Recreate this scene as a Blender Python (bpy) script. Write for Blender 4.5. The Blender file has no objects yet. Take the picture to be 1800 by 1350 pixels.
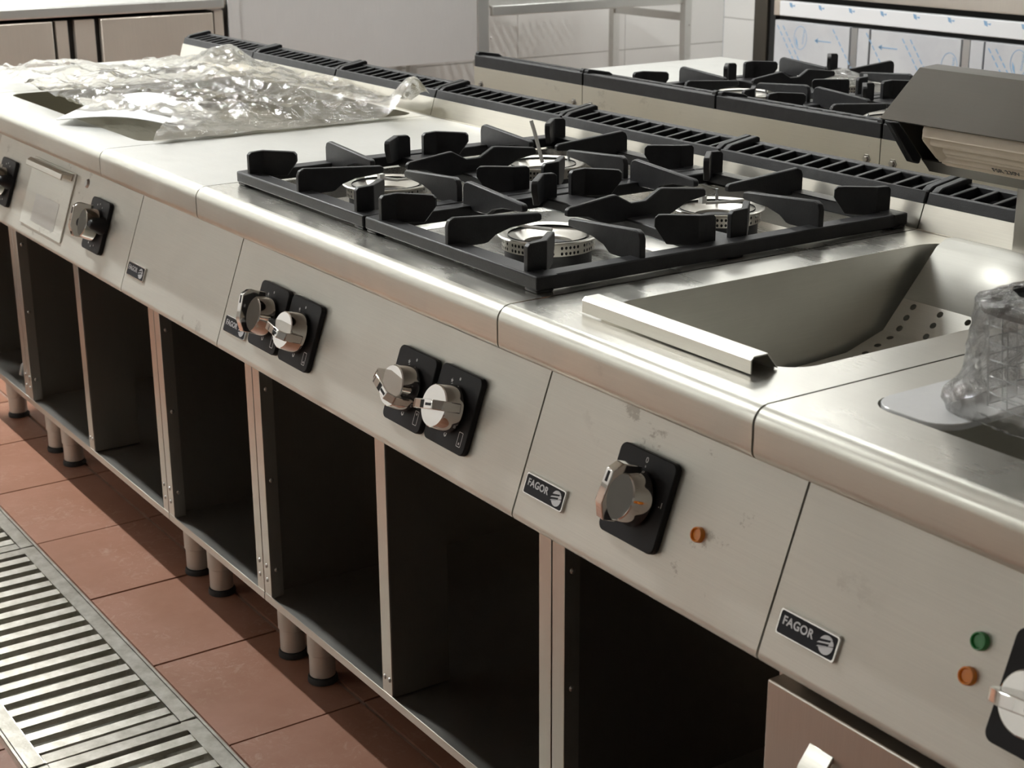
import bpy, math, random
from mathutils import Vector, Matrix, noise
from mathutils.geometry import tessellate_polygon

PI = math.pi
random.seed(7)
SC = bpy.context.scene
COL = SC.collection

# ------------------------------------------------------------------ camera, light, exposure
cam_d = bpy.data.cameras.new('camera')
cam = bpy.data.objects.new('camera', cam_d)
COL.objects.link(cam)
FW = Vector((-0.78776, 0.53066, -0.31278)).normalized()
RT = Vector((0.56013, 0.82839, -0.00531)).normalized()
UP = RT.cross(FW).normalized()
M = Matrix(((RT.x, UP.x, -FW.x, 2.5412), (RT.y, UP.y, -FW.y, -0.8851), (RT.z, UP.z, -FW.z, 1.2671), (0, 0, 0, 1)))
cam.matrix_world = M
cam_d.sensor_width = 36.0
cam_d.lens = 36.0 * 2756.8 / 1800.0
cam_d.clip_start = 0.05
cam_d.dof.use_dof = True
cam_d.dof.focus_distance = 2.05
cam_d.dof.aperture_fstop = 15.0
SC.camera = cam

w = bpy.data.worlds.new('world'); SC.world = w; w.use_nodes = True
w.node_tree.nodes['Background'].inputs[0].default_value = (0.9, 0.95, 1.0, 1)
w.node_tree.nodes['Background'].inputs[1].default_value = 0.3

SC.view_settings.view_transform = 'Standard'
SC.view_settings.look = 'None'
SC.view_settings.gamma = 1.0
SC.view_settings.use_curve_mapping = False
SC.view_settings.exposure = 0.02
SC.cycles.use_denoising = True
SC.cycles.use_adaptive_sampling = True
SC.cycles.adaptive_threshold = 0.025
SC.cycles.max_bounces = 8
SC.cycles.diffuse_bounces = 3
SC.cycles.glossy_bounces = 5
SC.cycles.transparent_max_bounces = 12
SC.cycles.sample_clamp_indirect = 6.0

# ceiling lamps of the room and added unseen fill lamps: (x, y, length_x, length_y, strength)
CEIL = 2.75
LAMPS = [(-1.6, -0.33, 1.2, 0.05, 560.0),
         (-1.9, 3.1, 1.2, 0.3, 13.0),  # added out of view to keep the upper walls bright in the steel
         (0.6, 2.9, 1.2, 0.3, 8.5),
         (-0.7, 1.5, 1.2, 0.05, 85.0),  # unseen fill, added to lift the far counter and apron
         (-1.4, -3.4, 1.6, 0.3, 17.0),  # unseen, added to light the front wall that knobs and panels reflect
         (2.2, 1.6, 1.2, 0.3, 3.0)]

# ------------------------------------------------------------------ materials
MATS = {}
def nt_new(name):
    m = bpy.data.materials.new(name); m.use_nodes = True
    n = m.node_tree; b = n.nodes['Principled BSDF']
    MATS[name] = m
    return m, n, b
def node(n, t, **kw):
    x = n.nodes.new(t)
    for k, val in kw.items(): setattr(x, k, val)
    return x
def setin(x, **kw):
    for k, val in kw.items():
        x.inputs[k.replace('_', ' ')].default_value = val
def plain(name, col, rough=0.5, metal=0.0, **kw):
    m, n, b = nt_new(name)
    setin(b, Base_Color=(*col, 1), Roughness=rough, Metallic=metal)
    for k, val in kw.items(): b.inputs[k.replace('_', ' ')].default_value = val
    return m

def steel(name, col, rough=0.3, brush='x', var=0.12, stain=0.0, bump=0.02, dirt=(0.36, 0.34, 0.29), aniso=0.0, smudge=0.5, metal=1.0):
    """brushed stainless: stretched grain in the roughness, cloudy wipe marks, optional residue patches"""
    m, n, b = nt_new(name)
    L = n.links.new
    tc = node(n, 'ShaderNodeTexCoord'); geo = node(n, 'ShaderNodeNewGeometry')
    mp = node(n, 'ShaderNodeMapping')
    sc = {'x': (14, 900, 900), 'z': (900, 900, 14), 'y': (900, 14, 900)}[brush]
    mp.inputs['Scale'].default_value = sc
    L(geo.outputs['Position'], mp.inputs['Vector'])
    g = node(n, 'ShaderNodeTexNoise'); setin(g, Scale=1.0, Detail=1.0)
    L(mp.outputs[0], g.inputs['Vector'])
    c = node(n, 'ShaderNodeTexNoise'); setin(c, Scale=5.5, Detail=5.0, Distortion=0.6)
    L(geo.outputs['Position'], c.inputs['Vector'])
    # roughness
    mix = node(n, 'ShaderNodeMath', operation='MULTIPLY_ADD')
    L(g.outputs['Fac'], mix.inputs[0]); mix.inputs[1].default_value = var; mix.inputs[2].default_value = rough - var * 0.5
    mr = node(n, 'ShaderNodeMapRange'); setin(mr, From_Min=0.35, From_Max=0.7, To_Min=-0.06 * smudge, To_Max=0.12 * smudge)
    L(c.outputs['Fac'], mr.inputs['Value'])
    ad = node(n, 'ShaderNodeMath', operation='ADD'); L(mix.outputs[0], ad.inputs[0]); L(mr.outputs[0], ad.inputs[1])
    L(ad.outputs[0], b.inputs['Roughness'])
    # colour
    cr = node(n, 'ShaderNodeMapRange'); setin(cr, From_Min=0.3, From_Max=0.75, To_Min=1.0, To_Max=1.0 - 0.14 * smudge)
    L(c.outputs['Fac'], cr.inputs['Value'])
    gr = node(n, 'ShaderNodeMapRange'); setin(gr, From_Min=0.3, From_Max=0.7, To_Min=0.975, To_Max=1.02)
    L(g.outputs['Fac'], gr.inputs['Value'])
    mu = node(n, 'ShaderNodeMath', operation='MULTIPLY'); L(cr.outputs[0], mu.inputs[0]); L(gr.outputs[0], mu.inputs[1])
    vm = node(n, 'ShaderNodeVectorMath', operation='SCALE'); vm.inputs[0].default_value = col
    L(mu.outputs[0], vm.inputs['Scale'])
    out = vm.outputs[0]
    if stain > 0:
        s = node(n, 'ShaderNodeTexNoise'); setin(s, Scale=16.0, Detail=6.0, Roughness=0.7)
        mps = node(n, 'ShaderNodeMapping'); mps.inputs['Scale'].default_value = (0.8, 1, 1.1)
        L(geo.outputs['Position'], mps.inputs['Vector']); L(mps.outputs[0], s.inputs['Vector'])
        sr = node(n, 'ShaderNodeMapRange'); setin(sr, From_Min=0.58, From_Max=0.62, To_Min=0.0, To_Max=stain)
        L(s.outputs['Fac'], sr.inputs['Value'])
        big = node(n, 'ShaderNodeTexNoise'); setin(big, Scale=2.3, Detail=1.0)
        L(geo.outputs['Position'], big.inputs['Vector'])
        br = node(n, 'ShaderNodeMapRange'); setin(br, From_Min=0.52, From_Max=0.58)
        L(big.outputs['Fac'], br.inputs['Value'])
        m2 = node(n, 'ShaderNodeMath', operation='MULTIPLY'); L(sr.outputs[0], m2.inputs[0]); L(br.outputs[0], m2.inputs[1])
        mx = node(n, 'ShaderNodeMix', data_type='RGBA')
        L(m2.outputs[0], mx.inputs[0]); L(out, mx.inputs[6]); mx.inputs[7].default_value = (*dirt, 1)
        out = mx.outputs[2]
    L(out, b.inputs['Base Color'])
    b.inputs['Metallic'].default_value = metal
    if aniso: b.inputs['Anisotropic'].default_value = aniso
    bp = node(n, 'ShaderNodeBump'); setin(bp, Strength=bump, Distance=0.002)
    L(g.outputs['Fac'], bp.inputs['Height']); L(bp.outputs[0], b.inputs['Normal'])
    return m

def rough_mat(name, col, col2, scale, rough, bump=0.1, detail=6, metal=0.0, lo=0.35, hi=0.65, dist=0.002):
    m, n, b = nt_new(name); L = n.links.new
    geo = node(n, 'ShaderNodeNewGeometry')
    t = node(n, 'ShaderNodeTexNoise'); setin(t, Scale=scale, Detail=float(detail), Roughness=0.65)
    L(geo.outputs['Position'], t.inputs['Vector'])
    r = node(n, 'ShaderNodeMapRange'); setin(r, From_Min=lo, From_Max=hi); L(t.outputs['Fac'], r.inputs['Value'])
    mx = node(n, 'ShaderNodeMix', data_type='RGBA'); L(r.outputs[0], mx.inputs[0])
    mx.inputs[6].default_value = (*col, 1); mx.inputs[7].default_value = (*col2, 1)
    L(mx.outputs[2], b.inputs['Base Color'])
    setin(b, Roughness=rough, Metallic=metal)
    bp = node(n, 'ShaderNodeBump'); setin(bp, Strength=bump, Distance=dist)
    t2 = node(n, 'ShaderNodeTexNoise'); setin(t2, Scale=scale * 8, Detail=3.0)
    L(geo.outputs['Position'], t2.inputs['Vector'])
    L(t2.outputs['Fac'], bp.inputs['Height']); L(bp.outputs[0], b.inputs['Normal'])
    return m

def dusty_tile(name, c1, c2):
    m = rough_mat(name, c1, c2, 6, 0.5, 0.10)
    n = m.node_tree; L = n.links.new; b = n.nodes['Principled BSDF']
    src = b.inputs['Base Color'].links[0].from_socket
    geo = node(n, 'ShaderNodeNewGeometry')
    t = node(n, 'ShaderNodeTexNoise'); setin(t, Scale=38.0, Detail=8.0, Roughness=0.75, Distortion=1.5); L(geo.outputs['Position'], t.inputs['Vector'])
    t2 = node(n, 'ShaderNodeTexNoise'); setin(t2, Scale=5.0, Detail=2.0); L(geo.outputs['Position'], t2.inputs['Vector'])
    r = node(n, 'ShaderNodeMapRange'); setin(r, From_Min=0.52, From_Max=0.72, To_Max=0.6); L(t.outputs['Fac'], r.inputs['Value'])
    r2 = node(n, 'ShaderNodeMapRange'); setin(r2, From_Min=0.42, From_Max=0.62); L(t2.outputs['Fac'], r2.inputs['Value'])
    mu = node(n, 'ShaderNodeMath', operation='MULTIPLY'); L(r.outputs[0], mu.inputs[0]); L(r2.outputs[0], mu.inputs[1])
    mx = node(n, 'ShaderNodeMix', data_type='RGBA'); L(mu.outputs[0], mx.inputs[0]); L(src, mx.inputs[6]); mx.inputs[7].default_value = (0.42, 0.30, 0.23, 1)
    L(mx.outputs[2], b.inputs['Base Color'])
    return m
STEEL = steel('steel_brushed', (0.78, 0.76, 0.70), 0.32, 'x', 0.08)
STEELP = steel('steel_panel', (0.80, 0.795, 0.735), 0.42, 'x', 0.08, 0.6, metal=0.72)
STEELE = steel('steel_edge', (0.76, 0.755, 0.69), 0.36, 'x', 0.08, 0.12, smudge=0.9, metal=0.82)
STEELT = steel('steel_worktop', (0.75, 0.735, 0.68), 0.27, 'x', 0.06, 0.05, smudge=0.9, metal=0.9)
STEELN = steel('steel_worktop_matt', (0.76, 0.76, 0.735), 0.34, 'x', 0.06, 0.1, smudge=0.5, metal=0.9)
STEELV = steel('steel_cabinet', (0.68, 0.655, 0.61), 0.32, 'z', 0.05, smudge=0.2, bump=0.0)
STEELI_SHADED = steel('steel_inner_shaded', (0.40, 0.375, 0.34), 0.34, 'z', 0.05, smudge=0.3, bump=0.0)  # cabinet steel with a darkened colour standing in for the shade inside
STEELB = steel('steel_basin', (0.66, 0.65, 0.60), 0.40, 'y', 0.06, smudge=1.0, bump=0.0)
STEELS = steel('steel_insert', (0.66, 0.65, 0.60), 0.52, 'x', 0.05, smudge=1.0, bump=0.0, metal=0.6)
STEELW = steel('steel_well', (0.80, 0.785, 0.74), 0.26, 'x', 0.06)
STEELU = steel('steel_burner', (0.62, 0.60, 0.55), 0.34, 'x', 0.05, bump=0.0)
STEELG = steel('steel_griddle', (0.44, 0.42, 0.35), 0.34, 'x', 0.05, smudge=1.0, metal=0.9)
STEELD = steel('steel_hood', (0.125, 0.115, 0.10), 0.38, 'x', 0.06, metal=0.9)
STEELF = steel('steel_splash', (0.76, 0.73, 0.65), 0.32, 'x', 0.06, 0.25, metal=0.85)
STEELR = rough_mat('steel_drain', (0.62, 0.60, 0.55), (0.42, 0.40, 0.35), 30, 0.36, 0.1, metal=1.0)
FOOTS = plain('foot_steel', (0.60, 0.58, 0.53), 0.4, 0.45)
CHROME = plain('chrome', (0.86, 0.85, 0.83), 0.06, 1.0)
SCREW = plain('screw_metal', (0.55, 0.54, 0.52), 0.3, 1.0)
IRON = rough_mat('cast_iron', (0.011, 0.011, 0.0125), (0.019, 0.019, 0.021), 60, 0.46, 0.12)
IRON.node_tree.nodes['Principled BSDF'].inputs['Specular IOR Level'].default_value = 0.38
BLACK = plain('black_plastic', (0.010, 0.010, 0.012), 0.5, Specular_IOR_Level=0.3)
RUBBER = plain('black_rubber', (0.02, 0.02, 0.02), 0.6)
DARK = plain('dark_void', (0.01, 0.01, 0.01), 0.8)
PRINT = plain('white_print', (0.75, 0.75, 0.75), 0.5)
SILVER = plain('badge_silver', (0.62, 0.62, 0.64), 0.35, 0.6)
NAVY = plain('badge_black', (0.010, 0.011, 0.016), 0.5, Specular_IOR_Level=0.3)
ORANGE = plain('orange_lens', (0.95, 0.30, 0.02), 0.25, Coat_Weight=0.6)
GREEN = plain('green_lens', (0.02, 0.30, 0.06), 0.25, Coat_Weight=0.6)
WHITEP = plain('white_nylon', (0.85, 0.84, 0.80), 0.45)
CERAM = rough_mat('ceramic', (0.86, 0.74, 0.60), (0.80, 0.68, 0.54), 20, 0.55, 0.05)
BOARD = rough_mat('white_board', (0.86, 0.86, 0.85), (0.78, 0.78, 0.78), 14, 0.5, 0.05)
BOARDW = rough_mat('white_cover', (0.94, 0.95, 0.96), (0.92, 0.93, 0.94), 160, 0.12, 0.04)
TERRA = dusty_tile('terracotta', (0.215, 0.092, 0.050), (0.265, 0.125, 0.080))
GROUT = rough_mat('grout', (0.33, 0.235, 0.185), (0.24, 0.165, 0.13), 25, 0.9, 0.2)
WGROUT = plain('wall_grout', (0.42, 0.40, 0.36), 0.9)
WTILE = plain('white_tile', (0.86, 0.85, 0.83), 0.16)
PAINT = plain('wall_paint', (0.62, 0.61, 0.58), 0.7)
PAINTW = plain('ceiling_paint', (0.78, 0.77, 0.74), 0.8)
FILMW = rough_mat('film_on_steel', (0.57, 0.58, 0.60), (0.51, 0.52, 0.55), 9, 0.30, 0.03)
FILMWL = plain('white_film', (0.78, 0.79, 0.81), 0.3)
BLUE = plain('blue_print', (0.24, 0.40, 0.60), 0.5)
GREYST = steel('steel_grey_film', (0.72, 0.71, 0.70), 0.45, 'z', 0.05, smudge=0.3, metal=0.5)
WARMST = steel('steel_far_counter', (0.74, 0.67, 0.59), 0.40, 'z', 0.05, smudge=0.6, metal=0.75)
ZINC = plain('galvanised', (0.55, 0.57, 0.58), 0.35, 0.9)

def film_mat(name, tint, base_fac, rough=0.12, bscale=26, milky=0.25, gloss=0.9, bstr=0.4, white=0.8):
    """thin crumpled polythene: mostly see-through, glossy folds, a little milky"""
    m = bpy.data.materials.new(name); m.use_nodes = True; MATS[name] = m
    n = m.node_tree; n.nodes.remove(n.nodes['Principled BSDF']); L = n.links.new
    out = n.nodes['Material Output']
    geo = node(n, 'ShaderNodeNewGeometry')
    t = node(n, 'ShaderNodeTexNoise'); setin(t, Scale=bscale, Detail=5.0, Roughness=0.6, Distortion=1.2)
    L(geo.outputs['Position'], t.inputs['Vector'])
    bp = node(n, 'ShaderNodeBump'); setin(bp, Strength=bstr, Distance=0.012); L(t.outputs['Fac'], bp.inputs['Height'])
    tr = node(n, 'ShaderNodeBsdfTransparent'); tr.inputs[0].default_value = (*tint, 1)
    gl = node(n, 'ShaderNodeBsdfGlossy'); gl.inputs['Color'].default_value = (gloss, gloss, gloss, 1); gl.inputs['Roughness'].default_value = rough
    df = node(n, 'ShaderNodeBsdfDiffuse'); df.inputs[0].default_value = (white, white*0.985, white*0.95, 1)
    tl = node(n, 'ShaderNodeBsdfTranslucent'); tl.inputs[0].default_value = (white, white*0.985, white*0.95, 1)
    L(bp.outputs[0], gl.inputs['Normal']); L(bp.outputs[0], df.inputs['Normal'])
    a = node(n, 'ShaderNodeMixShader'); a.inputs[0].default_value = 0.5; L(df.outputs[0], a.inputs[1]); L(tl.outputs[0], a.inputs[2])
    b = node(n, 'ShaderNodeMixShader'); b.inputs[0].default_value = milky; L(tr.outputs[0], b.inputs[1]); L(a.outputs[0], b.inputs[2])
    fr = node(n, 'ShaderNodeLayerWeight'); fr.inputs['Blend'].default_value = base_fac; L(bp.outputs[0], fr.inputs['Normal'])
    c = node(n, 'ShaderNodeMixShader'); L(fr.outputs['Fresnel'], c.inputs[0]); L(b.outputs[0], c.inputs[1]); L(gl.outputs[0], c.inputs[2])
    L(c.outputs[0], out.inputs[0])
    return m
FILM = film_mat('polythene_sheet', (0.97, 0.95, 0.89), 0.46, rough=0.09, bscale=32, milky=0.17)
FILMB = film_mat('polythene_bag', (0.95, 0.95, 0.94), 0.45, rough=0.08, bscale=48, milky=0.17, bstr=0.55, white=0.95)

def lamp_mat(strength):
    m = bpy.data.materials.new('lamp_diffuser'); m.use_nodes = True
    n = m.node_tree; b = n.nodes['Principled BSDF']
    setin(b, Base_Color=(0.9, 0.9, 0.9, 1), Emission_Color=(0.965, 0.985, 0.965, 1), Emission_Strength=strength)
    return m

# ------------------------------------------------------------------ mesh builder
class MB:
    def __init__(s): s.v = []; s.f = []
    def add(s, vs, fs):
        o = len(s.v); s.v += [tuple(p) for p in vs]; s.f += [tuple(i + o for i in f) for f in fs]; return s
    def box(s, x0, x1, y0, y1, z0, z1):
        return s.add([(x0,y0,z0),(x1,y0,z0),(x1,y1,z0),(x0,y1,z0),(x0,y0,z1),(x1,y0,z1),(x1,y1,z1),(x0,y1,z1)],
                     [(3,2,1,0),(4,5,6,7),(0,1,5,4),(1,2,6,5),(2,3,7,6),(3,0,4,7)])
    def prism(s, poly, axis, a0, a1, caps=True):
        k = len(poly)
        if axis == 'x': mk = lambda p, a: (a, p[0], p[1])
        elif axis == 'y': mk = lambda p, a: (p[0], a, p[1])
        else: mk = lambda p, a: (p[0], p[1], a)
        vs = [mk(p, a0) for p in poly] + [mk(p, a1) for p in poly]
        fs = [(i, (i+1) % k, k + (i+1) % k, k + i) for i in range(k)]
        if caps: fs += [tuple(reversed(range(k))), tuple(range(k, 2*k))]
        return s.add(vs, fs)
    def strip(s, prof, x0, x1):
        """open profile of (y, z) swept along x"""
        k = len(prof)
        vs = [(x0, p[0], p[1]) for p in prof] + [(x1, p[0], p[1]) for p in prof]
        return s.add(vs, [(i, i+1, k+i+1, k+i) for i in range(k-1)])
    def lathe(s, prof, seg=32, c=(0,0,0), a0=0, a1=2*PI):
        full = abs(a1 - a0 - 2*PI) < 1e-6
        n = seg if full else seg + 1
        vs = []; k = len(prof)
        for j in range(n):
            a = a0 + (a1 - a0) * j / seg
            vs += [(c[0] + r*math.cos(a), c[1] + r*math.sin(a), c[2] + z) for r, z in prof]
        fs = []
        for j in range(seg):
            j2 = (j+1) % n
            fs += [(j*k+i, j2*k+i, j2*k+i+1, j*k+i+1) for i in range(k-1)]
        return s.add(vs, fs)
    def tube(s, path, r, seg=8, cap=True):
        P = [Vector(p) for p in path]; n = len(P); vs = []
        ref = Vector((0,0,1))
        for i, p in enumerate(P):
            d = (P[min(i+1, n-1)] - P[max(i-1, 0)]).normalized()
            u = d.cross(ref)
            if u.length < 1e-3: u = d.cross(Vector((1,0,0)))
            u.normalize(); q = u.cross(d)
            rr = r[i] if isinstance(r, (list, tuple)) else r
            vs += [tuple(p + u*rr*math.cos(2*PI*j/seg) + q*rr*math.sin(2*PI*j/seg)) for j in range(seg)]
        fs = [(i*seg+j, i*seg+(j+1) % seg, (i+1)*seg+(j+1) % seg, (i+1)*seg+j) for i in range(n-1) for j in range(seg)]
        if cap: fs += [tuple(reversed(range(seg))), tuple((n-1)*seg + j for j in range(seg))]
        return s.add(vs, fs)
    def plate(s, outer, holes, z):
        """flat face at height z with holes, by tessellation"""
        loops = [[Vector((p[0], p[1], 0)) for p in L] for L in [outer] + holes]
        tris = tessellate_polygon(loops)
        flat = [p for L in loops for p in L]
        fs = []
        for t in tris:
            a, b, c = (flat[i] for i in t)
            fs.append(tuple(t) if (b-a).cross(c-a).z > 0 else tuple(reversed(t)))
        return s.add([(p.x, p.y, z) for p in flat], fs)
    def wall(s, loop, z0, z1, loop1=None):
        k = len(loop); l1 = loop1 or loop
        return s.add([(p[0], p[1], z0) for p in loop] + [(p[0], p[1], z1) for p in l1],
                     [(i, (i+1) % k, k + (i+1) % k, k+i) for i in range(k)])
    def build(s, name, mat, parent=None, loc=None, rot=None, bevel=0.0, smooth=35, seg=2, solid=0.0, weld=True):
        me = bpy.data.meshes.new(name)
        me.from_pydata(s.v, [], s.f); me.update()
        if weld:
            import bmesh
            bm = bmesh.new(); bm.from_mesh(me)
            bmesh.ops.remove_doubles(bm, verts=bm.verts, dist=1e-5)
            bmesh.ops.recalc_face_normals(bm, faces=bm.faces)
            bm.to_mesh(me); bm.free()
        if smooth:
            me.polygons.foreach_set('use_smooth', [True]*len(me.polygons))
            me.set_sharp_from_angle(angle=math.radians(smooth))
        me.materials.append(mat)
        o = bpy.data.objects.new(name, me); COL.objects.link(o)
        if parent: o.parent = parent
        if loc: o.location = loc
        if rot: o.rotation_euler = rot
        if bevel:
            md = o.modifiers.new('bevel', 'BEVEL'); md.width = bevel; md.segments = seg; md.limit_method = 'ANGLE'
            md.angle_limit = math.radians(40)
        if solid:
            md = o.modifiers.new('solid', 'SOLIDIFY'); md.thickness = solid; md.offset = -1
        return o

def rrect(x0, x1, y0, y1, r, n=5):
    pts = []
    for cx, cy, a in ((x1-r, y1-r, 0), (x0+r, y1-r, PI/2), (x0+r, y0+r, PI), (x1-r, y0+r, 1.5*PI)):
        pts += [(cx + r*math.cos(a + PI/2*i/n), cy + r*math.sin(a + PI/2*i/n)) for i in range(n+1)]
    return pts
def empty(name, loc=(0,0,0), rz=0.0):
    o = bpy.data.objects.new(name, None); COL.objects.link(o)
    o.location = loc; o.rotation_euler = (0, 0, rz); o.empty_display_size = 0.1
    return o
def tag(o, label, cat, group=None):
    o['label'] = label; o['category'] = cat
    if group: o['group'] = group
    return o
def struct(o): o['kind'] = 'structure'; return o
def copy_of(o, parent=None, loc=None, rot=None):
    c = o.copy(); COL.objects.link(c); c.parent = parent
    if loc is not None: c.location = loc
    if rot is not None: c.rotation_euler = rot
    return c
def text_mesh(body, size, depth=0.0002, name='lettering', bold=False, spacing=1.0):
    cu = bpy.data.curves.new(name, 'FONT'); cu.body = body; cu.size = size; cu.extrude = depth
    cu.align_x = 'CENTER'; cu.align_y = 'CENTER'; cu.space_character = spacing
    if bold: cu.offset = size * 0.022
    o = bpy.data.objects.new(name, cu); COL.objects.link(o)
    dg = bpy.context.evaluated_depsgraph_get()
    me = bpy.data.meshes.new_from_object(o.evaluated_get(dg))
    bpy.data.objects.remove(o); bpy.data.curves.remove(cu)
    return me
def mesh_obj(name, me, mat, parent=None, loc=None, rot=None):
    me.materials.clear(); me.materials.append(mat)
    o = bpy.data.objects.new(name, me); COL.objects.link(o); o.parent = parent
    if loc: o.location = loc
    if rot: o.rotation_euler = rot
    return o

# ------------------------------------------------------------------ room shell
XF, YB, YN, XR = -2.8, 3.85, -4.2, 6.0            # far wall, back wall, wall behind the photographer's left, wall at the right
DR0, DR1 = -0.352, -0.076                          # drain channel
fl = MB()
fl.box(XF, XR, DR1, YB, -0.05, -0.004); fl.box(XF, XR, YN, DR0, -0.05, -0.004)
floor = struct(fl.build('floor', GROUT))
tr = MB()
tr.box(XF, XR, DR0, DR1, -0.17, -0.16); tr.box(XF, XR, DR0, DR0+0.004, -0.16, 0.0); tr.box(XF, XR, DR1-0.004, DR1, -0.16, 0.0)
tr.build('drain_trough', STEELR, floor)
TP, TJ = 0.3035, 0.005
def tile_mesh(w_, d_, name):
    t = MB().box(0, w_, 0, d_, -0.004, 0.0)
    me = bpy.data.meshes.new(name); me.from_pydata(t.v, [], t.f); me.materials.append(TERRA); return me
full = tile_mesh(TP-TJ, TP-TJ, 'floor_tile')
cut = tile_mesh(TP-TJ, 0.159-DR1-TJ-0.004, 'cut_floor_tile')
X0T = -0.047 - TP*7
nx = 16
def put_tile(me, x, y):
    o = bpy.data.objects.new('tile', me); COL.objects.link(o); o.parent = floor; o.location = (x, y, random.uniform(-0.0006, 0.0006))
for i in range(nx):
    x = X0T + i*TP
    put_tile(cut, x + TJ/2, DR1 + 0.004)
    for j in range(3): put_tile(full, x + TJ/2, 0.159 + j*TP + TJ/2)
    for j in range(3): put_tile(full, x + TJ/2 + 0.12, DR0 - (j+1)*TP + TJ/2 - 0.004)

def tiled_wall(name, origin, along, n_a, n_z, pa, pz, z_off, mat, normal):
    """wall slab with every tile its own piece; 'along' = 'x' or 'y'"""
    b = MB(); j = 0.003
    La = n_a*pa
    if along == 'y': b.box(origin[0]-0.12, origin[0]-0.004, origin[1], origin[1]+La, 0, CEIL)
    else: b.box(origin[0], origin[0]+La, origin[1]+0.004, origin[1]+0.12, 0, CEIL)
    wl = struct(b.build(name, WGROUT))
    t = MB()
    if along == 'y': t.box(-0.004, 0, j/2, pa-j/2, j/2, pz-j/2)
    else: t.box(j/2, pa-j/2, 0, 0.004, j/2, pz-j/2)
    me = bpy.data.meshes.new('wall_tile'); me.from_pydata(t.v, [], t.f); me.materials.append(mat)
    for a in range(n_a):
        for k in range(n_z):
            z = z_off + k*pz
            if z < -0.05 or z + pz > CEIL + 0.2: continue
            o = bpy.data.objects.new('tile', me); COL.objects.link(o); o.parent = wl
            o.location = (origin[0], origin[1] + a*pa, z) if along == 'y' else (origin[0] + a*pa, origin[1], z)
    return wl
tiled_wall('wall_far', (XF, YB - 15*0.55, 0), 'y', 15, 9, 0.55, 0.31, -0.09+0.31, WTILE, 1)
tiled_wall('wall_back', (XF, YB, 0), 'x', 16, 9, 0.55, 0.31, 0.016, WTILE, -1)
struct(MB().box(XF-0.12, XR, YN-0.12, YN, 0, CEIL).build('wall_front', PAINT))
struct(MB().box(XR, XR+0.12, YN, YB, 0, CEIL).build('wall_right', PAINT))
struct(MB().box(XF-0.12, XR+0.12, YN-0.12, YB+0.12, CEIL, CEIL+0.1).build('ceiling', PAINTW))
for i, (x, y, lx, ly, st) in enumerate(LAMPS):
    e = tag(empty('ceiling_light', (x, y, CEIL)), ['long ceiling lamp above the aisle in front of the cooking line', 'added unseen lamp brightening the walls of the far corner', 'ceiling lamp above the film-covered counter', 'added unseen fill lamp above the left end of the rear cooking line', 'added unseen lamp lighting the wall across the aisle for reflections', 'dim ceiling lamp above the near end of the rear cooking line'][i], 'ceiling light')
    MB().box(-lx/2-0.02, lx/2+0.02, -ly/2-0.02, ly/2+0.02, -0.05, 0).build('housing', PAINTW, e)
    MB().box(-lx/2, lx/2, -ly/2, ly/2, -0.06, -0.05).build('diffuser', lamp_mat(st), e)

# floor drain grates ------------------------------------------------
def drain_grate(x0, x1, label):
    e = tag(empty('drain_grate', (x0, DR0, 0)), label, 'drain grate', 'drain grates in the floor channel')
    W = x1-x0-0.004; D = DR1-DR0-0.010
    f = MB(); fw = 0.026
    f.box(0.002, W, 0.005, 0.005+fw, -0.025, 0.001); f.box(0.002, W, D-fw+0.005, D+0.005, -0.025, 0.001)
    f.box(0.002, 0.002+fw, 0.005+fw, D-fw+0.005, -0.025, 0.001); f.box(W-fw, W, 0.005+fw, D-fw+0.005, -0.025, 0.001)
    f.build('frame', STEELR, e, bevel=0.0015)
    n = int(round((W-2*fw)/0.0445)); p = (W-2*fw)/n
    me = None
    for i in range(n):
        x = fw + (i+0.5)*p
        if me is None:
            o = MB().prism([(-0.009,0.0),(0.009,-0.002),(0.009,-0.005),(-0.006,-0.004),(-0.009,-0.022)], 'y', 0.005+fw, D-fw+0.005).build('slat', STEELR, e, (x,0,-0.001))
            me = o
        else: copy_of(me, e, (x,0,-0.001))
    return e
drain_grate(0.456, 1.256, 'steel drain grate nearest the camera with only its corner in view')
drain_grate(-0.344, 0.456, 'steel slatted drain grate in the floor, seen almost whole')
drain_grate(-1.144, -0.344, 'farthest steel drain grate at the left edge of the floor')

# ------------------------------------------------------------------ cooking line units
ZT = 0.825                                     # worktop height
PT, PB = (0.0724, 0.740), (0.0181, 0.586)      # control panel: top and bottom edge (y, z)
PANG = math.atan2(PT[1]-PB[1], PT[0]-PB[0])    # slope of the panel
EU = Vector((0, math.cos(PANG), math.sin(PANG))); EN = Vector((0, -math.sin(PANG), math.cos(PANG)))
def on_panel(x, down, out=0.0):
    p = Vector((x, PT[0], PT[1])) - EU*down + EN*out
    return tuple(p)

NOSE = [(0.017 - 0.017*math.sin(PI/2*i/7), ZT - 0.017 + 0.017*math.cos(PI/2*i/7)) for i in range(8)]
NOSE += [(0.0, 0.787)] + [(0.010 - 0.010*math.cos(PI/2*i/4), 0.785 - 0.010*math.sin(PI/2*i/4)) for i in range(5)] + [(0.05, 0.775)]

def worktop(e, w_, mat, holes=None, name='worktop'):
    g = 0.0014
    m = MB(); m.strip(NOSE, g, w_-g)
    m.add([(g, y, z) for y, z in NOSE] + [(g, 0.05, ZT-0.001)], [tuple(range(len(NOSE)+1))])
    m.add([(w_-g, y, z) for y, z in NOSE] + [(w_-g, 0.05, ZT-0.001)], [tuple(range(len(NOSE)+1))])
    m.build('front_edge', STEELE, e, smooth=40)
    m = MB()
    outer = [(g, NOSE[0][0]), (w_-g, NOSE[0][0]), (w_-g, 0.645), (g, 0.645)]
    m.plate(outer, holes or [], ZT)
    return m.build(name, mat, e, smooth=40)

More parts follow.
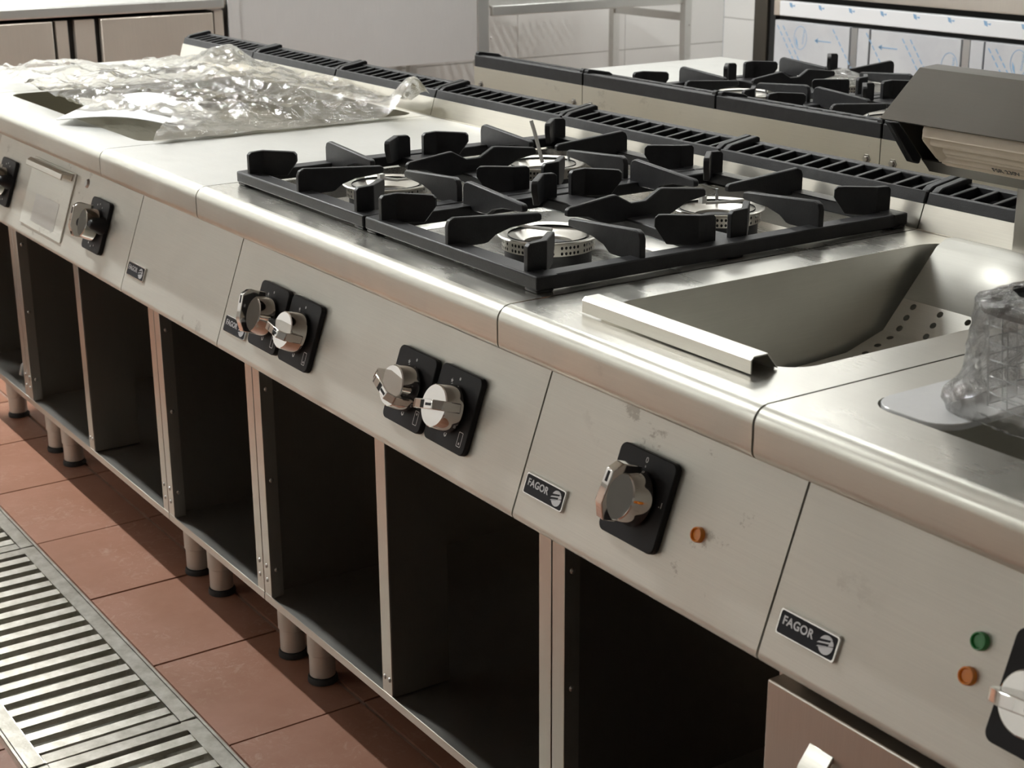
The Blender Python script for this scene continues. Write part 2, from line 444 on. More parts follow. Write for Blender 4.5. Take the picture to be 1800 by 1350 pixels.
def screw_proto():
    m = MB().lathe([(0.0, 0.0022), (0.0022, 0.0020), (0.0036, 0.001), (0.004, 0.0)], 10)
    return m.build('screw', SCREW)
SCREWP = screw_proto()
_first_screw = [True]
def screw(parent, loc, rot):
    if _first_screw[0]:
        _first_screw[0] = False
        SCREWP.parent = parent; SCREWP.location = loc; SCREWP.rotation_euler = rot; return SCREWP
    return copy_of(SCREWP, parent, loc, rot)
FRONT = (PI/2, 0, 0); RIGHT = (0, PI/2, 0); BACKW = (-PI/2, 0, 0)

# cast iron flue grille ------------------------------------------------
def grille_meshes():
    L = 0.396
    f = MB()
    f.prism([(0.655,0.8555),(0.664,0.8555),(0.668,0.8705),(0.660,0.8715)], 'x', 0, L)      # front rail
    f.box(0, L, 0.714, 0.7295, 0.852, 0.8775)                                              # rear rail
    for x0, x1 in ((0, 0.012), (L-0.012, L)):
        f.prism([(0.662,0.856),(0.726,0.860),(0.727,0.883),(0.722,0.8855),(0.672,0.877),(0.664,0.872)], 'x', x0, x1)
    fo = f.build('flue_grille', IRON, None, bevel=0.0015)
    b = MB().prism([(0.663,0.862),(0.718,0.866),(0.718,0.8775),(0.665,0.8705)], 'x', -0.0035, 0.0035)
    bo = b.build('bar', IRON, None, bevel=0.001, seg=1)
    return fo, bo
GRF, GRB = grille_meshes()
_gr_used = [False, False]
def flue(e, w_, mat=STEELF, back=True):
    g = 0.001
    m = MB()
    m.strip([(0.640, ZT+0.0004), (0.645, ZT+0.0004), (0.6545, 0.8565), (0.662, 0.8575), (0.6625, 0.84), (0.655,0.826)], g, w_-g)
    m.add([(w_-g,0.645,ZT),(w_-g,0.6545,0.8565),(w_-g,0.729,0.852),(w_-g,0.729,ZT)], [(0,1,2,3)])
    m.add([(g,0.645,ZT),(g,0.6545,0.8565),(g,0.729,0.852),(g,0.729,ZT)], [(3,2,1,0)])
    m.build('splashback', mat, e, smooth=20)
    bp = MB().box(g, w_-g, 0.727, 0.730, 0.16, 0.853).build('rear_panel', mat, e)
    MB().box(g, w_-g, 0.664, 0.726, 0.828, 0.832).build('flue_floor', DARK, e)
    for i in range(int(round(w_/0.4))):
        if not _gr_used[0]: fo = GRF; fo.parent = e; _gr_used[0] = True
        else: fo = copy_of(GRF, e)
        fo.location = (i*0.4 + 0.002, 0, 0)
        for k in range(11):
            if not _gr_used[1]: bo = GRB; bo.parent = fo; _gr_used[1] = True
            else: bo = copy_of(GRB, fo)
            bo.location = (0.012 + 0.372*(k+0.5)/11 + 0.0, 0, 0)
    return bp

FOOTM = None
def foot(e, x, y):
    global FOOTM
    loc = (x, y, 0)
    if FOOTM is None:
        a = MB().lathe([(0.0,0.145),(0.0235,0.145),(0.0235,0.052),(0.0215,0.050),(0.0215,0.047),(0.0215,0.012),(0.019,0.010),(0.0,0.010)], 20).build('foot', FOOTS, e, loc, smooth=30)
        b = MB().lathe([(0.0,0.010),(0.0235,0.010),(0.025,0.006),(0.025,0.0),(0.0,0.0)], 20).build('foot_pad', RUBBER, a)
        FOOTM = (a, b)
    else:
        a = copy_of(FOOTM[0], e, loc); copy_of(FOOTM[1], a)

def cabinet(e, w_, mid=False, front=True, top=True):
    """open base under a unit"""
    g = 0.0012; yb = 0.072
    MB().box(g, g+0.002, yb+0.002, 0.70, 0.147, 0.822).build('side_panel', STEELI_SHADED, e)
    MB().box(w_-g-0.002, w_-g, yb+0.002, 0.70, 0.147, 0.822).build('side_panel', STEELI_SHADED, e)
    MB().box(g+0.002, w_-g-0.002, 0.645, 0.648, 0.147, 0.742).build('back_panel', STEELI_SHADED, e)
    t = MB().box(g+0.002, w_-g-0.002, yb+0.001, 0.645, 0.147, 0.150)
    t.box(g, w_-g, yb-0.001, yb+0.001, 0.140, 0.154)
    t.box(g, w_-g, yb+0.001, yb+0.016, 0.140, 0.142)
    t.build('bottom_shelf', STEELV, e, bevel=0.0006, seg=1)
    if top: MB().box(g+0.002, w_-g-0.002, yb+0.002, 0.645, 0.738, 0.742).build('inner_top', STEELI_SHADED, e)
    if front:
        for x0, x1 in ((g, 0.0255), (w_-0.0255, w_-g)):
            p = MB().box(x0, x1, yb, yb+0.002, 0.152, 0.60)
            if x0 < 0.05: p.box(x1-0.002, x1, yb+0.002, yb+0.022, 0.152, 0.60)
            else: p.box(x0, x0+0.002, yb+0.002, yb+0.022, 0.152, 0.60)
            po = p.build('post', STEELV, e, bevel=0.0005, seg=1)
            for z in (0.564, 0.205, 0.180):
                screw(po, ((x0+x1)/2 + random.uniform(-0.002,0.002), yb, z), FRONT)
        for z in (0.505, 0.354, 0.200): screw(e, (0.0255, 0.083, z), RIGHT)
        if mid:
            c = w_/2
            po = MB().box(c-0.0135, c+0.0135, yb, yb+0.003, 0.152, 0.60).build('post', STEELV, e, bevel=0.0006, seg=1)
            MB().box(c-0.0132, c+0.0132, yb+0.003, yb+0.095, 0.152, 0.60).build('post_return', STEELI_SHADED, po)  # post body coloured darker than its face in place of shade
            for dx in (-0.0065, 0.0065):
                screw(po, (c+dx, yb, 0.565 - dx), FRONT); screw(po, (c+dx, yb, 0.178), FRONT)
    xs = [0.058, w_-0.05]
    for x in xs:
        foot(e, x, 0.140); foot(e, x, 0.58)

def control_panel(e, w_):
    g = 0.0014
    prof = [PT, (PB[0]+0.003, PB[1]+0.006), (PB[0]+0.0006, PB[1]-0.001), (PB[0]+0.0012, PB[1]-0.006), (PB[0]+0.006, PB[1]-0.0095), (0.080, PB[1]-0.0095), (0.080, PT[1])]
    prof = [(PT[0], PT[1]), PB, (PB[0]-0.0008, PB[1]-0.005), (PB[0]+0.001, PB[1]-0.009), (PB[0]+0.005, PB[1]-0.0115), (0.085, PB[1]-0.0115), (0.085, PT[1]+0.03), (PT[0]+0.003, PT[1]+0.03)]
    return MB().prism(prof, 'x', g, w_-g).build('control_panel', STEELP, e, smooth=50)

PROT = (PANG, 0, 0)
LET = {}
def badge(e, x, down):
    """badge lying on the sloped panel; x, down = centre"""
    b = MB().prism(rrect(-0.037, 0.037, -0.0125, 0.0125, 0.003), 'z', 0, 0.0032).build('badge', CHROME, e, on_panel(x, down), PROT, bevel=0.0007)
    MB().prism(rrect(-0.0345, 0.0345, -0.0105, 0.0105, 0.0022), 'z', 0.0030, 0.0036).build('badge_face', NAVY, b)
    if 'f' not in LET: LET['f'] = text_mesh('FAGOR', 0.0112, 0.0002, bold=True, spacing=1.05)
    o = mesh_obj('lettering', LET['f'], SILVER, b, (-0.0115, 0.0022, 0.0038))
    # round emblem: disc whose upper left is cut by two slanted stripes
    cx, r = 0.0238, 0.0086
    em = MB()
    def disc_part(test, n=64):
        pts = [(cx + r*math.cos(a), r*math.sin(a)) for a in [2*PI*i/n for i in range(n)]]
        return [p for p in pts if test(p)]
    def sl(p): return p[1] - 0.22*(p[0]-cx)               # slanted height
    low = disc_part(lambda p: sl(p) < -0.0008)
    em.prism(low, 'z', 0.0036, 0.0040)
    top = disc_part(lambda p: sl(p) > 0.0046)
    em.prism(top, 'z', 0.0036, 0.0040)
    def bar(a0, a1, x0, x1): em.prism([(x0, a0+0.22*(x0-cx)), (x1, a0+0.22*(x1-cx)), (x1+0.001, a1+0.22*(x1-cx)), (x0+0.002, a1+0.22*(x0-cx))], 'z', 0.0036, 0.0040)
    bar(0.0012, 0.0030, cx-0.0105, cx+0.0035)
    bar(-0.0024, -0.0008, cx-0.0100, cx+0.0)
    em.prism([p for p in disc_part(lambda p: -0.0008 <= sl(p) <= 0.0046 and p[0] > cx)] + [(cx+0.0045, 0.0046+0.001), (cx+0.0028, -0.0008+0.0006)], 'z', 0.0036, 0.0040)
    em.build('emblem', SILVER, b, smooth=0)
    return b

KNOB = {}
def knob_meshes():
    R = 0.0282
    c = MB().lathe([(0.0, 0.004), (0.018, 0.004), (0.018, 0.0105), (0.021, 0.0115), (R+0.0006, 0.0115), (R+0.0016, 0.0135), (R-0.0022, 0.0345), (R-0.0034, 0.0358), (0.0, 0.0358)], 48)
    KNOB['body'] = c.build('knob', CHROME, None, smooth=30)
    # lever blade: runs across the face along local +y, proud of it; pointer end chamfered
    pr = [(-R+0.001, 0.020), (R+0.006, 0.020), (R+0.006, 0.046), (R-0.003, 0.0555), (-R*0.35, 0.0555), (-R+0.001, 0.046)]
    l = MB().prism(pr, 'x', -0.0058, 0.0058)
    KNOB['lever'] = l.build('lever', CHROME, None, bevel=0.001)
    s_ = MB().box(-0.0016, 0.0016, R-0.016, R-0.005, 0.0545, 0.0559)
    KNOB['slot'] = s_.build('pointer_slot', BLACK, None)
    c2 = MB().lathe([(0.0, 0.0), (0.0175, 0.0), (0.0175, 0.0165), (0.0, 0.0165)], 28)
    KNOB['collar'] = c2.build('collar', BLACK, None)
knob_meshes()
_kn = {k: False for k in KNOB}
def kpart(k, parent, loc=(0,0,0), rot=(0,0,0)):
    if not _kn[k]: _kn[k] = True; o = KNOB[k]; o.parent = parent; o.location = loc; o.rotation_euler = rot; return o
    return copy_of(KNOB[k], parent, loc, rot)

def marks_gas(p, dotpos):
    """printed symbols on a gas plate: star, dot, flame and a hob diagram"""
    m = MB(); z0, z1 = 0.0081, 0.0084
    st = []
    for i in range(10):
        a = PI/2 + i*PI/5; r = 0.0030 if i % 2 == 0 else 0.0013
        st.append((-0.0155 + r*math.cos(a), 0.031 + r*math.sin(a)))
    m.prism(st, 'z', z0, z1)
    m.prism([(0.0 + 0.0016*math.cos(2*PI*i/12), 0.0365 + 0.0020*math.sin(2*PI*i/12)) for i in range(12)], 'z', z0, z1)
    fl_ = [(-0.003,-0.030),(0.0,-0.024),(0.003,-0.030),(0.0025,-0.0335),(0,-0.035),(-0.0025,-0.0335)]
    fi_ = [(x*0.5, -0.0305 + (y+0.0305)*0.5) for x, y in fl_]
    k = len(fl_)
    m.add([(x,y,z1) for x,y in fl_] + [(x,y,z1) for x,y in fi_], [(i,(i+1)%k,k+(i+1)%k,k+i) for i in range(k)])
    o_ = rrect(0.0265, 0.0355, -0.0385, -0.0205, 0.0012, 2); i_ = rrect(0.0274, 0.0346, -0.0376, -0.0214, 0.0008, 2)
    k = len(o_)
    m.add([(x,y,z1) for x,y in o_] + [(x,y,z1) for x,y in i_], [(i,(i+1)%k,k+(i+1)%k,k+i) for i in range(k)])
    dx, dy = dotpos
    m.prism([(0.031 + dx + 0.0013*math.cos(2*PI*i/10), -0.0295 + dy + 0.0016*math.sin(2*PI*i/10)) for i in range(10)], 'z', z0, z1)
    m.build('symbols', PRINT, p, smooth=0)

def control(e, x, down, angle, kind='gas', dot=(0, 0.005)):
    p = MB().prism(rrect(-0.0445, 0.0445, -0.0475, 0.0475, 0.0085), 'z', 0, 0.0082).build('control_plate', BLACK, e, on_panel(x, down), PROT, bevel=0.0012)
    rz = (0, 0, math.radians(angle - 90))
    kpart('collar', p); kpart('body', p, rot=rz); kpart('lever', p, rot=rz); kpart('slot', p, rot=rz)
    if kind == 'gas': marks_gas(p, dot)
    elif kind == 'switch':
        if '0' not in LET: LET['0'] = text_mesh('0', 0.0085); LET['1'] = text_mesh('.1', 0.0085)
        mesh_obj('numeral', LET['0'], PRINT, p, (0, 0.039, 0.0084)); mesh_obj('numeral', LET['1'], PRINT, p, (0.037, 0.003, 0.0084))
        MB().prism([(-0.0006,0.0315),(0.0006,0.0315),(0.0006,0.0335),(-0.0006,0.0335)], 'z', 0.0082, 0.0085).build('index_mark', PRINT, p)
    elif kind == 'igniter':
        m = MB()
        for cx, cy in ((-0.012,0.036),(0.0,0.039),(0.012,0.034),(-0.012,-0.034),(0,-0.038),(0.013,-0.035)):
            m.prism([(cx + 0.0014*math.cos(2*PI*i/8), cy + 0.0018*math.sin(2*PI*i/8)) for i in range(8)], 'z', 0.0081, 0.0084)
        m.build('symbols', PRINT, p, smooth=0)
        MB().lathe([(0.0,0.034),(0.006,0.033),(0.009,0.030),(0.0155,0.012),(0.016,0.007),(0.0,0.007)], 20, (0.034, 0.004, 0)).build('igniter_button', BLACK, p)
    return p
def pilot(e, x, down, mat, name):
    return MB().lathe([(0.0,0.0035),(0.0052,0.0033),(0.0062,0.0055),(0.0072,0.0055),(0.0078,0.004),(0.0080,0.0)], 24).build(name, mat, e, on_panel(x, down), PROT, smooth=40)

# perforated grid of quads with octagonal-ish holes -------------------------------
def perforated(m, fn, nu, nv, hole, skip=None):
    """fn(u, v) -> point for u in 0..nu, v in 0..nv; hole = radius in cell units"""
    K = 12
    for i in range(nu):
        for j in range(nv):
            sq = []; hl = []
            for k in range(K):
                a = 2*PI*k/K + PI/4
                c, s_ = math.cos(a), math.sin(a); q = 0.5/max(abs(c), abs(s_))
                sq.append(fn(i+0.5+c*q, j+0.5+s_*q)); hl.append(fn(i+0.5+c*hole, j+0.5+s_*hole))
            if skip and skip(i, j): m.add(sq, [tuple(range(K))]); continue
            m.add(sq + hl, [(k, (k+1) % K, K+(k+1) % K, K+k) for k in range(K)])

BURN = {}
def burner(e, x, y, zf, spin):
    loc = (x, y, zf); rot = (0, 0, spin)
    if not BURN:
        cup = MB().lathe([(0.0,0.030),(0.052,0.030),(0.054,0.028),(0.054,0.004),(0.050,0.0),(0.0,0.0)], 40).build('burner', IRON, e, loc, rot)
        r = MB(); R = 0.0575; NU = 66
        perforated(r, lambda u, v: (R*math.cos(2*PI*u/NU), R*math.sin(2*PI*u/NU), 0.0275 + 0.0135*v/2), NU, 2, 0.30, skip=lambda i, j: i % 6 == 5)
        ring = r.build('perforated_ring', STEELU, cup, smooth=30)
        core = MB().lathe([(0.050,0.028),(0.050,0.044)], 32).build('ring_core', DARK, cup)
        fun = MB().lathe([(0.0570,0.0408),(0.0625,0.0425),(0.0630,0.0440),(0.0615,0.0452),(0.056,0.0445),(0.036,0.0355),(0.030,0.034),(0.029,0.030)], 48).build('flared_rim', STEELU, cup, smooth=40)
        cap = MB().lathe([(0.0,0.033),(0.020,0.033),(0.024,0.031),(0.026,0.028)], 24).build('burner_cap', IRON, cup)
        el = MB().tube([(0.045,0.02,0.03),(0.046,0.022,0.050),(0.046,0.022,0.058)], 0.0022, 8).build('electrode', ZINC, cup)
        BURN['p'] = (cup, [ring, core, fun, cap, el])
    else:
        cup = copy_of(BURN['p'][0], e, loc, rot)
        for c in BURN['p'][1]: copy_of(c, cup)
    return cup

ZWELL = 0.790
def hob_unit(e, w_=0.8, spins=(0.3, 1.2, 0.2, 2.0)):
    h = rrect(0.030, w_-0.030, 0.076, 0.632, 0.03)
    worktop(e, w_, STEELT, [h])
    hw = rrect(0.036, w_-0.036, 0.082, 0.626, 0.03)
    m = MB(); m.wall(h, ZT, ZWELL, hw); m.plate(hw, [], ZWELL)
    m.build('burner_well', STEELW, e, smooth=30)
    k = 0
    for bx in (0.2, 0.6):
        for by in (0.208, 0.482):
            # raised dish under the burner
            d = MB(); a = rrect(bx-0.105, bx+0.105, by-0.098, by+0.098, 0.05, 6); b = rrect(bx-0.085, bx+0.085, by-0.080, by+0.080, 0.05, 6)
            d.wall(a, ZWELL+0.0005, ZWELL+0.006, b); d.plate(b, [], ZWELL+0.006)
            d.build('dish', STEELW, e, smooth=30)
            burner(e, bx, by, ZWELL+0.006, spins[k]); k += 1

# pan supports ---------------------------------------------------------
BZ0, BZ1, FZ = 0.829, 0.845, 0.876
def fin_axial(L):
    """profile in (s, z): s=0 at the root"""
    pr = [(0.0, BZ1-0.006), (0.0, FZ-0.010), (0.003, FZ-0.003), (0.010, FZ), (L-0.004, FZ-0.009), (L, FZ-0.0115), (L, FZ-0.0185),
          (L-0.004, FZ-0.0195), (L*0.66, FZ-0.0225), (L*0.50, FZ-0.0285), (L*0.42, FZ-0.036), (L*0.38, BZ1-0.006)]
    return pr
def pan_support(X0, Y0, label, group, rz=0.0, parent=None):
    W, D = 0.384, 0.580
    e = tag(empty('pan_support', (X0, Y0, 0), rz), label, 'pan support', group)
    f = MB(); b = 0.024
    f.box(0, W, 0, b, BZ0, BZ1); f.box(0, W, D-b, D, BZ0, BZ1)
    f.box(0, b, b, D-b, BZ0, BZ1); f.box(W-b, W, b, D-b, BZ0, BZ1)
    c = D/2
    f.prism([(b, c-0.030), (W/2-0.03, c-0.022), (W/2+0.03, c-0.022), (W-b, c-0.030), (W-b, c+0.030), (W/2+0.03, c+0.022), (W/2-0.03, c+0.022), (b, c+0.030)], 'z', BZ0-0.001, BZ1-0.002)
    for x0 in (0.002, W-0.026):
        for y0 in (0.001, c-0.012, D-0.025): f.box(x0, x0+0.024, y0, y0+0.024, ZT, BZ0+0.001)
    f.build('frame', IRON, e, bevel=0.0022)
    th = 0.0042
    def ax(name, org, ang, L):
        m = MB().prism(fin_axial(L), 'y', -th, th)
        return m.build(name, IRON, e, (org[0], org[1], 0), (0, 0, ang), bevel=0.0016)
    cy = (0.150, D-0.150)
    for i, yc in enumerate(cy):
        ax('finger', (0.004, yc, 0), 0, 0.140)
        ax('finger', (W-0.004, yc, 0), PI, 0.140)
    ax('finger', (W/2, 0.004, 0), PI/2, 0.135)
    ax('finger', (W/2, D-0.004, 0), -PI/2, 0.135)
    # double finger across the middle bar with a dip in the centre
    L = 0.112
    pr = [(-L, FZ-0.0195), (-L, FZ-0.012), (-L+0.004, FZ-0.009), (-0.042, FZ-0.001), (-0.036, FZ-0.001), (-0.012, FZ-0.014), (0.012, FZ-0.014), (0.036, FZ-0.001), (0.042, FZ-0.001), (L-0.004, FZ-0.009), (L, FZ-0.012), (L, FZ-0.0195),
          (L*0.72, FZ-0.024), (L*0.52, FZ-0.034), (L*0.46, BZ1-0.006), (-L*0.46, BZ1-0.006), (-L*0.52, FZ-0.034), (-L*0.72, FZ-0.024)]
    MB().prism(pr, 'x', -th, th).build('double_finger', IRON, e, (W/2, c, 0), bevel=0.0016)
    # bent corner fingers
    def bent(org, sy, sx):
        x, y = org; s1 = 0.024; s2 = 0.052
        p0 = Vector((x, y)); p1 = p0 + Vector((0, sy*s1)); dd = Vector((sx, sy)).normalized(); p2 = p1 + dd*s2; p2b = p1 + dd*(s2*0.72)
        n0 = Vector((1, 0)); n1 = Vector((dd.y, -dd.x));
        if n1.x < 0: n1 = -n1
        nm = (n0 + n1).normalized()*1.08
        m = MB(); vs = []
        lay = [(p0, n0, BZ1-0.006, FZ-0.004), (p0 + Vector((0, sy*0.004)), n0, BZ1-0.006, FZ), (p1, nm, BZ1-0.006, FZ+0.001), (p2b, n1, BZ1-0.004, FZ+0.0005), (p2 - dd*0.004, n1, FZ-0.020, FZ), (p2, n1, FZ-0.014, FZ-0.004)]
        for p, n_, z0, z1 in lay:
            a = p - n_*th; q = p + n_*th
            vs += [(a.x,a.y,z0),(q.x,q.y,z0),(q.x,q.y,z1),(a.x,a.y,z1)]
        fs = [(0,1,2,3), tuple(4*(len(lay)-1)+k for k in (3,2,1,0))]
        for i in range(len(lay)-1):
            for k in range(4): fs.append((4*i+k, 4*i+(k+1)%4, 4*(i+1)+(k+1)%4, 4*(i+1)+k))
        m.add(vs, fs)
        m.build('corner_finger', IRON, e, bevel=0.0012)
    for xx, sx in ((0.030, 1), (W-0.030, -1)):
        bent((xx, 0.006), 1, sx); bent((xx, c-0.012), -1, sx)
        bent((xx, c+0.012), 1, sx); bent((xx, D-0.006), -1, sx)
    return e

# ---- the line itself (local x runs 0..w) ------------------------------
def unit(X, w_, name, label, cat='cooking unit', row=1, group=None):
    if row == 1: e = empty(name, (X, 0, 0))
    else: e = empty(name, (X + w_, 1.73, 0), PI)
    return tag(e, label, cat, group)

# far left neutral unit
u = unit(-1.2, 0.4, 'worktop_unit', 'farthest steel worktop unit at the left end of the front line', 'worktop unit')
worktop(u, 0.4, STEELN); flue(u, 0.4); cabinet(u, 0.4); control_panel(u, 0.4)

# griddle unit
u = unit(-0.8, 0.8, 'griddle_unit', 'wide griddle unit with grease drawer, its top covered by crumpled clear plastic', 'griddle')
gh = rrect(0.035, 0.770, 0.086, 0.630, 0.03)
worktop(u, 0.8, STEELN, [gh]); flue(u, 0.8); cabinet(u, 0.8, mid=True); control_panel(u, 0.8)
gw = rrect(0.041, 0.764, 0.092, 0.624, 0.03)
m = MB(); m.wall(gh, ZT, 0.765, gw); m.plate(gw, [], 0.765); m.build('griddle_plate', STEELG, u, smooth=30)
control(u, -0.689+0.8, 0.088, 90, 'igniter'); control(u, -0.158+0.8, 0.084, 97, 'igniter')
dr = MB().prism(rrect(-0.120, 0.120, -0.068, 0.066, 0.002), 'z', 0, 0.0035).build('grease_drawer', STEELP, u, on_panel(-0.441+0.8, 0.080), PROT, bevel=0.0008)
MB().prism([(0.050,0.0035),(0.064,0.0035),(0.064,0.020),(0.058,0.026),(0.048,0.026),(0.047,0.023),(0.056,0.0225),(0.059,0.018),(0.058,0.0055),(0.050,0.0055)], 'x', -0.095, 0.108).build('drawer_pull', STEEL, dr, bevel=0.0006, seg=1)
MB().prism(rrect(-0.06, 0.075, -0.055, 0.0, 0.004), 'z', 0.0034, 0.0040).build('drawer_label', STEELN, dr)
MB().lathe([(0.0,0.004),(0.006,0.004),(0.0085,0.001),(0.009,0)], 20).build('panel_bolt', SCREW, u, on_panel(-0.262+0.8, 0.022), PROT)

# plain unit next to the hob
u = unit(0.0, 0.4, 'worktop_unit', 'plain steel worktop unit between the plastic-covered griddle and the hob', 'worktop unit')
worktop(u, 0.4, STEELN); flue(u, 0.4); cabinet(u, 0.4); control_panel(u, 0.4); badge(u, 0.050, 0.125)

# four-burner hob
u = unit(0.4, 0.8, 'gas_hob', 'four-burner gas hob unit with four chrome knobs in the front line', 'gas hob')
hob_unit(u); flue(u, 0.8); cabinet(u, 0.8, mid=True); control_panel(u, 0.8); badge(u, 0.051, 0.129)
control(u, 0.551-0.4, 0.0905, 101, 'gas', (0, 0.005)); control(u, 0.650-0.4, 0.0905, -8, 'gas', (0, -0.005))
control(u, 0.949-0.4, 0.090, -22, 'gas', (0, 0.005)); control(u, 1.048-0.4, 0.088, 12, 'gas', (0, -0.005))
pan_support(0.4145, 0.060, 'black cast iron pan support over the two left burners of the front hob', 'pan supports on the front hob')
pan_support(0.8035, 0.060, 'black cast iron pan support over the two right burners of the front hob', 'pan supports on the front hob')

# chip scuttle
u = unit(1.2, 0.4, 'chip_scuttle', 'fry holding unit with deep steel basin below the heat lamp', 'fry station')
bh = rrect(0.062, 0.345, 0.088, 0.622, 0.045, 8)
worktop(u, 0.4, STEELT, [bh]); flue(u, 0.4); cabinet(u, 0.4, top=False); control_panel(u, 0.4); badge(u, 0.0475, 0.126)
m = MB(); b1 = rrect(0.0625, 0.3445, 0.0885, 0.6215, 0.045, 8); b2 = rrect(0.075, 0.332, 0.10, 0.609, 0.04, 8)
m.wall(bh, ZT, ZT-0.004, b1); m.wall(b1, ZT-0.004, 0.60, b2); m.plate(b2, [], 0.60)
m.build('basin', STEELB, u, smooth=40)
control(u, 1.396-1.2, 0.0835, 84, 'switch'); pilot(u, 1.487-1.2, 0.091, ORANGE, 'pilot_light')

# fryer
u = unit(1.6, 0.4, 'fryer', 'fryer with door, green and orange pilot lights at the right edge', 'fryer')
fh = rrect(0.045, 0.35, 0.085, 0.56, 0.03, 6)
worktop(u, 0.4, STEELT, [fh]); flue(u, 0.4); cabinet(u, 0.4, front=False, top=False); control_panel(u, 0.4); badge(u, 0.0515, 0.127)
m = MB(); f2 = rrect(0.052, 0.343, 0.092, 0.553, 0.03, 6); m.wall(fh, ZT, 0.64, f2); m.plate(f2, [], 0.64); m.build('oil_tank', STEELB, u, smooth=30)
control(u, 1.896-1.6, 0.0845, 6, 'plain'); pilot(u, 1.819-1.6, 0.064, GREEN, 'pilot_light'); pilot(u, 1.818-1.6, 0.094, ORANGE, 'pilot_light')
d = MB().box(0.004, 0.396, 0.028, 0.068, 0.150, 0.556).build('door', STEELV, u, bevel=0.002)
hp = []
for i in range(13):
    t = i/12; z = 0.53 - 0.012 - 0.20*t; hp.append((0.028 - 0.034*math.sin(PI*t)**0.7, z))
m = MB(); k = len(hp)
inn = [(y + 0.005, z) for y, z in hp]
m.prism(hp + inn[::-1], 'x', 0.062, 0.092); m.build('handle', STEEL, d, bevel=0.0008, seg=1, smooth=50)

# rear line, standing back to back with the front one
rl = ['steel worktop unit at the left end of the rear line', 'four-burner gas hob in the rear line behind the flues', 'rear line unit whose back panel shows left of the heat lamp', 'rear line unit hidden behind the heat lamp', 'last rear line unit past the heat lamp at the right']
for i, (X, w_, nm) in enumerate(((-0.4, 0.4, 'worktop_unit'), (0.0, 0.8, 'gas_hob'), (0.8, 0.4, 'worktop_unit'), (1.2, 0.4, 'worktop_unit'))):
    u = unit(X, w_, nm, rl[i], 'gas hob' if w_ > 0.5 else 'worktop unit', row=2)
    if w_ > 0.5: hob_unit(u, spins=(2.5, 0.7, 1.9, 4.0))
    else: worktop(u, w_, STEELN)
    bp = flue(u, w_); cabinet(u, w_); control_panel(u, w_)
    for x in (0.028, w_-0.028):
        o = MB().lathe([(0.0,0.004),(0.0042,0.004),(0.0050,0.003),(0.0050,0.0008),(0.0085,0.0008),(0.0088,0.0)], 6).build('bolt', SCREW, bp, (x, 0.7301, 0.8165), BACKW, smooth=0)
pan_support(0.8-0.0145, 1.67, 'black cast iron pan support on the right half of the rear hob', 'pan supports on the rear hob', PI)
pan_support(0.4-0.0035, 1.67, 'black cast iron pan support on the left half of the rear hob', 'pan supports on the rear hob', PI)

# ------------------------------------------------------------------ loose things on the front line
# cable ties tied across the burners
def cable_tie(bx, by, pts, label, head=None, zf=ZWELL+0.006, r=0.0022):
    e = MB()
    P = [(bx+x, by+y, zf+z) for x, y, z in pts]
    e.tube(P, r, 6)
    if head:
        hx, hy, hz = bx+head[0], by+head[1], zf+head[2]
        e.box(hx-0.004, hx+0.004, hy-0.004, hy+0.004, hz-0.004, hz+0.006)
    return tag(e.build('cable_tie', WHITEP), label, 'cable tie', 'cable ties on the burners')
cable_tie(0.6, 0.208, [(-0.005,-0.002,0.050),(0.010,0.012,0.048),(0.028,0.030,0.052),(0.045,0.052,0.056)], 'white cable tie lying across the front left burner of the hob', (-0.008,-0.004,0.050))
cable_tie(0.6, 0.482, [(-0.002,0.0,0.044),(-0.004,-0.004,0.062),(-0.008,-0.010,0.090),(-0.012,-0.014,0.108)], 'white cable tie standing upright in the rear left burner of the hob', r=0.0032)
cable_tie(1.0, 0.482, [(-0.012,-0.010,0.048),(0.006,0.012,0.050),(0.025,0.034,0.053),(0.030,0.055,0.054)], 'cream cable tie with square head across the rear right burner of the hob', (-0.014,-0.014,0.052))
cable_tie(1.0, 0.208, [(-0.050,-0.015,0.048),(-0.030,-0.002,0.046),(-0.006,0.010,0.046)], 'pale tape strip stuck in the funnel of the front right burner')
cable_tie(0.6, 1.248, [(-0.035,-0.035,0.058),(-0.01,-0.02,0.060),(0.02,-0.005,0.056),(0.04,0.01,0.050)], 'pale cable tie sticking out over the near burner of the rear hob')
cable_tie(0.2, 1.522, [(-0.06,-0.07,0.055),(-0.02,-0.02,0.060),(0.03,0.03,0.054)], 'pale cable tie on the far left burner of the rear hob')
tag(MB().tube([(0.2-0.055,1.522-0.01,ZWELL+0.054),(0.2,1.522,ZWELL+0.060),(0.2+0.05,1.522+0.01,ZWELL+0.054)], [0.012,0.02,0.014], 10).build('plastic_wrapper', FILMB), 'crumpled clear wrapper lying on the far burner of the rear hob', 'wrapper')

# perforated insert hanging in the scuttle basin
e = tag(empty('perforated_insert', (1.2, 0, 0)), 'perforated sloping steel insert inside the deep basin with folded front lip', 'basin insert')
XA, XB = 0.078, 0.328
path = [(0.613, 0.829), (0.593, 0.824), (0.541, 0.767), (0.509, 0.732), (0.448, 0.714), (0.30, 0.700), (0.16, 0.705)]
m = MB(); m.strip([(0.640,0.8275), (0.621,0.832), (0.608,0.832)] + path[1:3], XA, XB)
m.build('sloped_back', STEELS, e, smooth=30, solid=0.0012)
m = MB()
def seg_fn(a, b, nu, nv):
    return lambda u, v_: (XA + (XB-XA)*u/nu, a[0] + (b[0]-a[0])*v_/nv, a[1] + (b[1]-a[1])*v_/nv)
m2 = MB()
perforated(m2, seg_fn((0.541,0.767), (0.509,0.732), 6, 3), 6, 3, 0.13)
